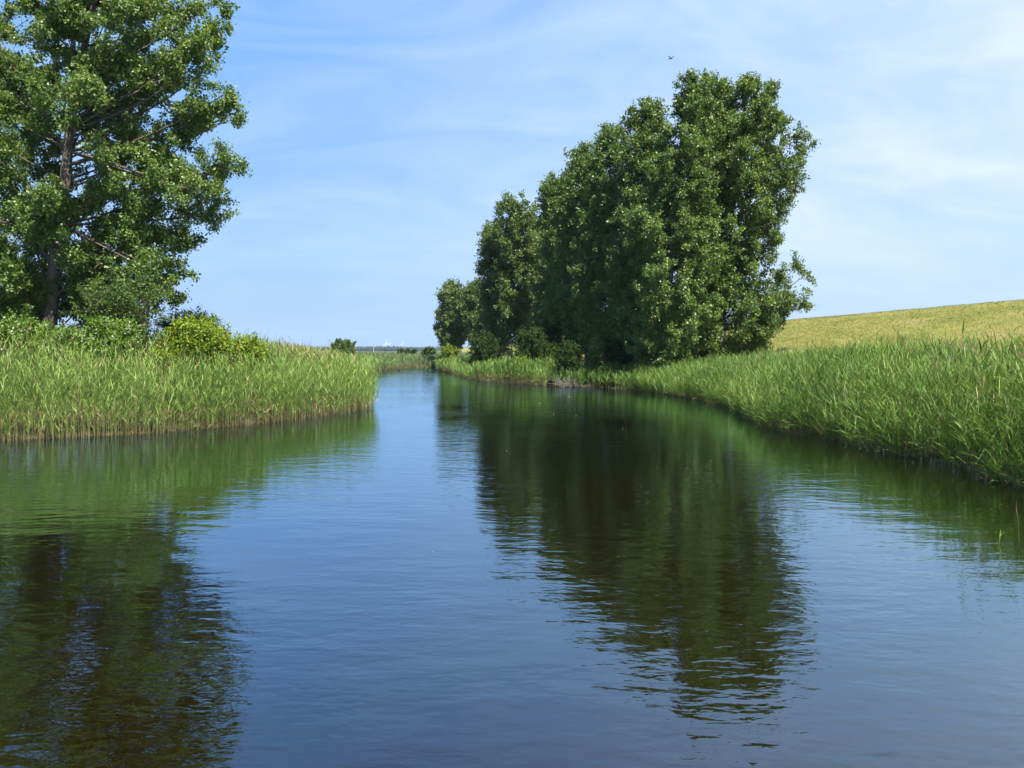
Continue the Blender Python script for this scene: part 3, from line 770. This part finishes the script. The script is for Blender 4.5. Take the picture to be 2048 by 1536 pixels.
X, Y, d = scatter(-12, 18, 48, 116, 16, r, -0.1, 6, lambda X, Y, d: ((X + DIKE * Y < 19) & (X > -14)) * np.clip(1.2 - d / 7, 0.3, 1))
lit = np.exp(-((Y - 65) / 5) ** 2)
sets.append(reeds(gp(X, Y, d), (0.85 + 0.65 * lit) * (1 + 0.3 * vnoise(X, Y, 0.8, 17) + r.normal(size=len(X)) * 0.12), r, 8, 2, 0.045, 0.5, (-0.05, -0.05), 0.06, stem_r=0.009, t_lo=0.15))
bed('bank_grass', 'tall bank grass under the right grove', 'reed_right', sets)

# mown grass on the dike
n = 95000
U = r.uniform(18.0, 41.0, n); Y = 10 + 130 * r.random(n) ** 1.35
X = U - DIKE * Y
P = np.stack([X, Y, ground_z(X, Y)], -1)
B = 3
i = np.repeat(np.arange(n), B)
C = P[i] + np.concatenate([r.normal(size=(n * B, 2)) * 0.07, np.zeros((n * B, 1))], 1)
az = r.uniform(0, 2 * pi, n * B); hgt = r.uniform(0.03, 0.085, n * B) * (1 + 0.8 * (r.random(n * B) < 0.04))
w = 0.009 + 0.0003 * C[:, 1]
sd = np.stack([np.cos(az), np.sin(az), np.zeros(n * B)], -1) * (w / 2)[:, None]
tipo = np.stack([r.normal(size=n * B) * 0.06, r.normal(size=n * B) * 0.06, hgt], -1)
V = np.stack([C - sd - [0, 0, .02], C + sd - [0, 0, .02], C + tipo * 0.95 + sd * 0.3, C + tipo - sd * 0.3], 1).reshape(-1, 3)
pn = vnoise(C[:, 0] + 0.1 * C[:, 1], C[:, 1] * 0.5, 0.9, 21)
gvar = np.repeat(np.clip(0.5 + 0.22 * pn + r.normal(size=n * B) * 0.12, 0, 1), 4)
gdead = np.repeat(((vnoise(C[:, 0], C[:, 1] * 0.3, 1.4, 22) + r.normal(size=n * B) * 0.4 + 0.35 * np.exp(-((C[:, 0] + DIKE * C[:, 1] - 20) / 4) ** 2)) > 0.80).astype(float), 4)
o = mesh_obj('dike_grass', V, np.arange(len(V)).reshape(-1, 4), M['meadow'], None, {'var': gvar, 'dead': gdead})
tag(o, 'dry mown yellow-green grass on the dike slope', 'grass', None, 'stuff')

# ------------------------------------------------------------------ single stalks in view
def stalk(name, label, loc, H, seed, n_leaf, mat, lean, dead=False, ll=0.4, lw=0.026, cat='reed', group=None):
    rr = np.random.default_rng(seed)
    v, q, a, b = reeds(np.array([[0, 0, 0.0]]), np.array([H]), rr, n_leaf, 3, lw, ll, lean, 0, dead=np.array([dead]), bend=0.02, t_lo=0.45, brown=0.25, tilt=0.9)
    o = mesh_obj(name, v, q, M[mat], None, {'var': a, 'dead': b}, loc=loc)
    return tag(o, label, cat, group)
for (px, py, D, sd_, lab) in ((1925, 652, 19.0, 61, 'tallest green reed standing out above the right bed against the dike'),
                              (1963, 666, 18.0, 62, 'second green reed standing out above the right bed, nearer the picture edge')):
    p = at(px, py, D); gz = float(ground_z(np.array([p[0]]), np.array([D]))[0])
    stalk('reed_stalk', lab, (p[0], D, gz - 0.05), p[2] - gz, sd_, 9, 'reed_right', (0.0, 0.0), ll=0.5, lw=0.05)
stalk('reed_stalk', 'lone pale broken reed standing in open water at the right picture edge', (6.88, 10.85, -0.05), 0.60, 63, 1, 'reed', (-0.06, 0.0), True, 0.25, 0.012)
stalk('reed_stalk', 'short green reed shoot beside the pale broken reed', (6.98, 10.8, -0.05), 0.42, 64, 3, 'reed', (0.05, 0.0), False, 0.25, 0.014)
stalk('reed_stalk', 'tiny green shoot just breaking the water left of the pale broken reed', (6.58, 10.8, -0.05), 0.17, 65, 2, 'reed', (0.05, 0.0), False, 0.12, 0.014)
stalk('reed_stalk', 'small lone reed in the water off the tip of the left reed bed', (-6.15, 36.5, -0.1), 0.85, 66, 6, 'reed', (0.05, 0.0), False, 0.3, 0.03)

# ------------------------------------------------------------------ driftwood
def driftwood():
    rr = np.random.default_rng(71)
    c = np.array([3.9, 56.0, 0.0])
    n = 15
    ang = rr.uniform(0, pi, n)
    S = np.stack([rr.uniform(-0.9, 0.9, n), rr.uniform(-0.3, 0.5, n), rr.uniform(-0.05, 0.15, n)], -1)
    E = S + np.stack([np.cos(ang) * rr.uniform(0.5, 1.3, n), rr.uniform(-0.5, 0.3, n), np.abs(np.sin(ang)) * rr.uniform(0.2, 0.9, n)], -1)
    Mi = (S + E) / 2 + rr.normal(size=S.shape) * 0.16
    B1 = bezier(S, Mi, E, 7); R1 = rr.uniform(0.02, 0.05, n)[:, None] * np.linspace(1, 0.3, 7)[None]
    i2 = np.repeat(np.arange(n), 6); k2 = rr.integers(2, 6, len(i2))
    S2 = B1[i2, k2]
    d2 = unit(unit(E - S)[i2] * 0.6 + rr.normal(size=S2.shape) * 0.8 + [0, 0, 0.25])
    E2 = S2 + d2 * rr.uniform(0.25, 0.75, len(i2))[:, None]
    B2 = bezier(S2, (S2 + E2) / 2 + rr.normal(size=S2.shape) * 0.07, E2, 5)
    R2 = rr.uniform(0.010, 0.018, len(i2))[:, None] * np.linspace(1, 0.4, 5)[None]
    v, q = merge([tubes(B1, R1, 6), tubes(B2, R2, 4)])
    o = mesh_obj('driftwood', v, q, M['driftwood'], None, loc=c, smooth=True)
    tag(o, 'tangle of bleached grey dead branches, colour darkened for shade, at the water edge under the grove', 'driftwood')
driftwood()

# ------------------------------------------------------------------ far country
def far_woods():
    rr = np.random.default_rng(81)
    n = 2600
    X = rr.uniform(-1250, 250, n); Y = 1450 + rr.uniform(0, 200, n)
    g = np.exp(-((X + 235) / 50) ** 2) * 2.5
    H = (6.0 + 1.0 * vnoise(X, Y, 0.012, 5) + g) * rr.uniform(0.7, 1.15, n)
    W = rr.uniform(4.5, 9, n)
    a = np.arange(6) / 6 * 2 * pi
    lv = [(0.7, 0.0), (1.0, 0.35), (0.7, 0.75), (0.12, 1.0)]
    ring = np.stack([np.stack([np.cos(a) * s_, np.sin(a) * s_, np.full(6, z_)], -1) for s_, z_ in lv], 0)
    V = ring[None] * np.stack([W / 2, W / 2, H], -1)[:, None, None] * (1 + rr.normal(size=(n, 4, 6, 1)) * 0.10)
    V = V + np.stack([X, Y, np.full(n, 0.3)], -1)[:, None, None]
    idx = np.arange(n * 24).reshape(n, 4, 6); nx = np.roll(idx, -1, 2)
    q = np.stack([idx[:, :-1], nx[:, :-1], nx[:, 1:], idx[:, 1:]], -1).reshape(-1, 4)
    o = mesh_obj('far_woods', V.reshape(-1, 3), q, M['woods'], None)
    tag(o, 'dark bluish line of woods on the horizon', 'woods', None, 'stuff')
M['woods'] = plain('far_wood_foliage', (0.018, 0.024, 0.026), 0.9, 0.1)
far_woods()
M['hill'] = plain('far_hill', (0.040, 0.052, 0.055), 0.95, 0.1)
hx = np.linspace(-2600, 1400, 90); hy = np.linspace(2350, 3000, 16)
HX, HY = np.meshgrid(hx, hy)
prof = np.sin((HY - 2350) / 650 * pi) ** 0.8
HZ = (14 + 2.5 * vnoise(HX, HY * 0, 0.0022, 6) + 3 * np.exp(-((HX + 550) / 220) ** 2)) * prof - 1
hi = np.arange(HX.size).reshape(HX.shape)
hq = np.stack([hi[:-1, :-1], hi[:-1, 1:], hi[1:, 1:], hi[1:, :-1]], -1).reshape(-1, 4)
hills = mesh_obj('hills', np.stack([HX, HY, HZ], -1).reshape(-1, 3), hq, M['hill'], smooth=True)
hills['kind'] = 'structure'

def turbine(px, D, hub_y, rot, label, yaw):
    X = (px - 1024) / F * D
    H = CAM_H + (HOR - hub_y) / F * D
    t = thing('wind_turbine', label, 'wind turbine', (X, D, 0), 'wind turbines on the horizon')
    v, q = tubes(np.array([[[0, 0, -1], [0, 0, H * 0.5], [0, 0, H]]]), np.array([[1.0, 0.8, 0.6]]), 10)
    mesh_obj('tower', v, q, M['white'], t, smooth=True)
    fw = np.array([sin(yaw), -cos(yaw), 0])
    v, q = tubes(np.array([[[0, 0, 0], [0, 0, 0.01], [0, 0, 0.02]]]) + np.array([np.stack([fw * -5, fw * 2, fw * 4.5])]) + [0, 0, H], np.array([[0.7, 0.9, 0.6]]), 8)
    mesh_obj('nacelle', v, q, M['white'], t, smooth=True)
    sidev = np.array([cos(yaw), sin(yaw), 0])
    BL = H * 0.55
    for k in range(3):
        a = rot + k * 2 * pi / 3
        d = sidev * cos(a) + np.array([0, 0, 1]) * sin(a)
        c = np.array([0, 0, H]) + fw * 4.5
        v, q = tubes(np.array([[c, c + d * BL * 0.25, c + d * BL]]), np.array([[0.4, 0.55, 0.15]]), 5)
        mesh_obj('blade', v, q, M['white'], t, smooth=True)
turbine(773, 2900, 686, 1.75, 'white wind turbine, tallest of the tight cluster on the horizon', 0.5)
turbine(768.5, 3050, 689, 1.2, 'white wind turbine at the left of the tight cluster on the horizon', 0.5)
turbine(777.5, 3120, 689.5, 0.7, 'white wind turbine at the right of the tight cluster on the horizon', 0.5)
turbine(805, 2950, 687, 1.6, 'white wind turbine standing alone beside the end poplar', 0.5)
turbine(601, 3000, 688, 1.8, 'faint wind turbine standing alone on the horizon above the tan reeds', 0.5)

def pole(px, D, ytop, label, arm):
    X = (px - 1024) / F * D
    H = CAM_H + (HOR - ytop) / F * D
    gz = float(ground_z(np.array([X]), np.array([D]))[0])
    t = thing('utility_pole', label, 'pole', (X, D, gz), 'utility poles across the far field')
    v, q = tubes(np.array([[[0, 0, -0.3], [0, 0, H * 0.5], [0, 0, H - gz]]]), np.array([[0.15, 0.13, 0.11]]), 8)
    mesh_obj('post', v, q, M['pole'], t, smooth=True)
    v, q = tubes(np.array([[[-arm, 0, H - gz - 0.5], [0, 0, H - gz - 0.5], [arm, 0, H - gz - 0.5]]]), np.array([[0.09, 0.11, 0.09]]), 5)
    mesh_obj('crossarm', v, q, M['pole'], t)
pole(627, 380, 689, 'pale utility pole above the green reed ridge, left of the lone round bush', 0.7)
pole(747, 330, 690, 'pale utility pole under the turbine cluster', 1.0)
pole(807, 330, 690, 'pale utility pole below the lone turbine by the end poplar', 0.7)

# ------------------------------------------------------------------ small animals
def ball(c, rad, seg=10, rings=7):
    th = np.linspace(0.02, pi - 0.02, rings)
    P = np.array([[[0, 0, cos(t)] for t in th]]) * rad[2]
    v, q = tubes(np.array([[[0.0, 0.0, cos(t)] for t in th]]), np.array([[sin(t) for t in th]]), seg)
    return v * np.array(rad) + np.array(c), q
def coot():
    loc = np.array([at(798, 741, 101)[0], 101, 0.0])
    t = thing('water_bird', 'small dark water bird swimming off the far reed bank', 'bird', loc)
    neck = tubes(np.array([[[-0.13, 0, 0.06], [-0.17, 0, 0.17], [-0.19, 0, 0.24]]]), np.array([[0.055, 0.04, 0.04]]), 8)
    v, q = merge([ball((0, 0, 0.07), (0.19, 0.11, 0.10)), neck, ball((-0.205, 0, 0.26), (0.055, 0.045, 0.045)), ball((0.17, 0, 0.11), (0.07, 0.05, 0.03))])
    mesh_obj('body', v, q, M['feather'], t, smooth=True)
    v, q = tubes(np.array([[[-0.24, 0, 0.26], [-0.27, 0, 0.253], [-0.30, 0, 0.245]]]), np.array([[0.022, 0.016, 0.004]]), 6)
    mesh_obj('bill', v, q, M['bill'], t, smooth=True)
coot()

def dragonfly():
    D = 9.0
    c = at(1340, 117, D)
    t = thing('dragonfly', 'dark dragonfly in flight high above the river, beside the tallest treetops', 'insect', c)
    v, q = merge([tubes(np.array([[[-0.030, 0, -0.014], [-0.012, 0, -0.004], [0.0, 0, 0.002], [0.018, 0, -0.001], [0.028, 0, 0.001], [0.032, 0, 0.001]]]),
                        np.array([[0.0018, 0.0025, 0.006, 0.0065, 0.006, 0.002]]), 8)])
    mesh_obj('body', v, q, M['insect'], t, smooth=True)
    for sx, sy, ln, up in ((-0.2, 1, 0.055, 0.25), (0.35, 1, 0.055, 0.35), (-0.55, -1, 0.055, 0.18), (0.75, -1, 0.055, 0.22)):
        d = unit(np.array([sx, sy * 0.75, up])); s_ = unit(np.cross(d, [0, 0, 1.0])); nrm = np.cross(d, s_)
        top = [d * 0 + s_ * 0.003, d * ln * 0.5 + s_ * 0.006, d * ln + s_ * 0.003, d * ln - s_ * 0.003, d * ln * 0.5 - s_ * 0.006, -s_ * 0.003]
        vv = np.array([p + nrm * 0.0004 for p in top] + [p - nrm * 0.0004 for p in top]) + [0.006, 0, 0.004]
        qq = np.array([[0, 1, 4, 5], [1, 2, 3, 4], [11, 10, 7, 6], [10, 9, 8, 7], [0, 6, 7, 1], [1, 7, 8, 2], [2, 8, 9, 3], [3, 9, 10, 4], [4, 10, 11, 5], [5, 11, 6, 0]])
        mesh_obj('wing', vv, qq, M['insect'], t)
dragonfly()

# ------------------------------------------------------------------ haze
def haze():
    x, y0, y1, z0, z1 = 3300, -3200, 3300, -3.5, 75
    v = np.array([(-x, y0, z0), (x, y0, z0), (x, y1, z0), (-x, y1, z0), (-x, y0, z1), (x, y0, z1), (x, y1, z1), (-x, y1, z1)], float)
    q = np.array([[0, 3, 2, 1], [4, 5, 6, 7], [0, 1, 5, 4], [1, 2, 6, 5], [2, 3, 7, 6], [3, 0, 4, 7]])
    m, t = new_mat('haze_air')
    p = N(t, 'ShaderNodeVolumePrincipled', inp={'Color': (0.55, 0.76, 1.0, 1), 'Density': 0.8e-4})
    o = N(t, 'ShaderNodeOutputMaterial'); L(t, p.outputs[0], o.inputs['Volume'])
    h = mesh_obj('haze', v, q, m)
    h['kind'] = 'stuff'; h['label'] = 'thin bluish summer haze over the far country'; h['category'] = 'haze'
haze()

# ------------------------------------------------------------------ poplar fluff on the water
def fluff():
    rr = np.random.default_rng(91)
    n = 14
    a = rr.uniform(0, 2 * pi, n); e = rr.uniform(0.1, 1.2, n)
    d = np.stack([np.cos(a) * np.cos(e), np.sin(a) * np.cos(e), np.sin(e)], -1)
    A = np.zeros((n, 3)) + [0, 0, 0.002]; Bm = d * 0.016 + rr.normal(size=(n, 3)) * 0.003; Cc = d * 0.028
    v, q = merge([tubes(bezier(A, Bm, Cc, 4), np.tile([[0.004, 0.006, 0.005, 0.001]], (n, 1)), 4), ball((0, 0, 0.006), (0.011, 0.010, 0.006), 8, 5)])
    first = None
    for k, (px, py) in enumerate(((1138, 793), (1079, 807), (1205, 807), (1130, 812), (1245, 858), (1037, 867), (1107, 828), (1152, 831), (1199, 862), (845, 788), (1013, 902), (933, 818), (878, 835), (866, 1103), (1490, 1196))):
        Y = CAM_H * F / (py - HOR); X = (px - 1024) / F * Y
        if first is None:
            o = first = mesh_obj('poplar_fluff', v, q, M['down'], None, smooth=True)
        else:
            o = first.copy(); col.objects.link(o)
        o.location = (X, Y, 0.004); o.rotation_euler = (0, 0, k * 1.7); o.scale = (min(0.55, 0.012 * Y) * (1 + 0.3 * sin(k * 2.1)),) * 3
        tag(o, 'tiny white fluff speck floating on the open water', 'fluff', 'white fluff specks floating on the river')
M['down'] = plain('white_down', (0.75, 0.74, 0.70), 0.9, 0.1)
fluff()
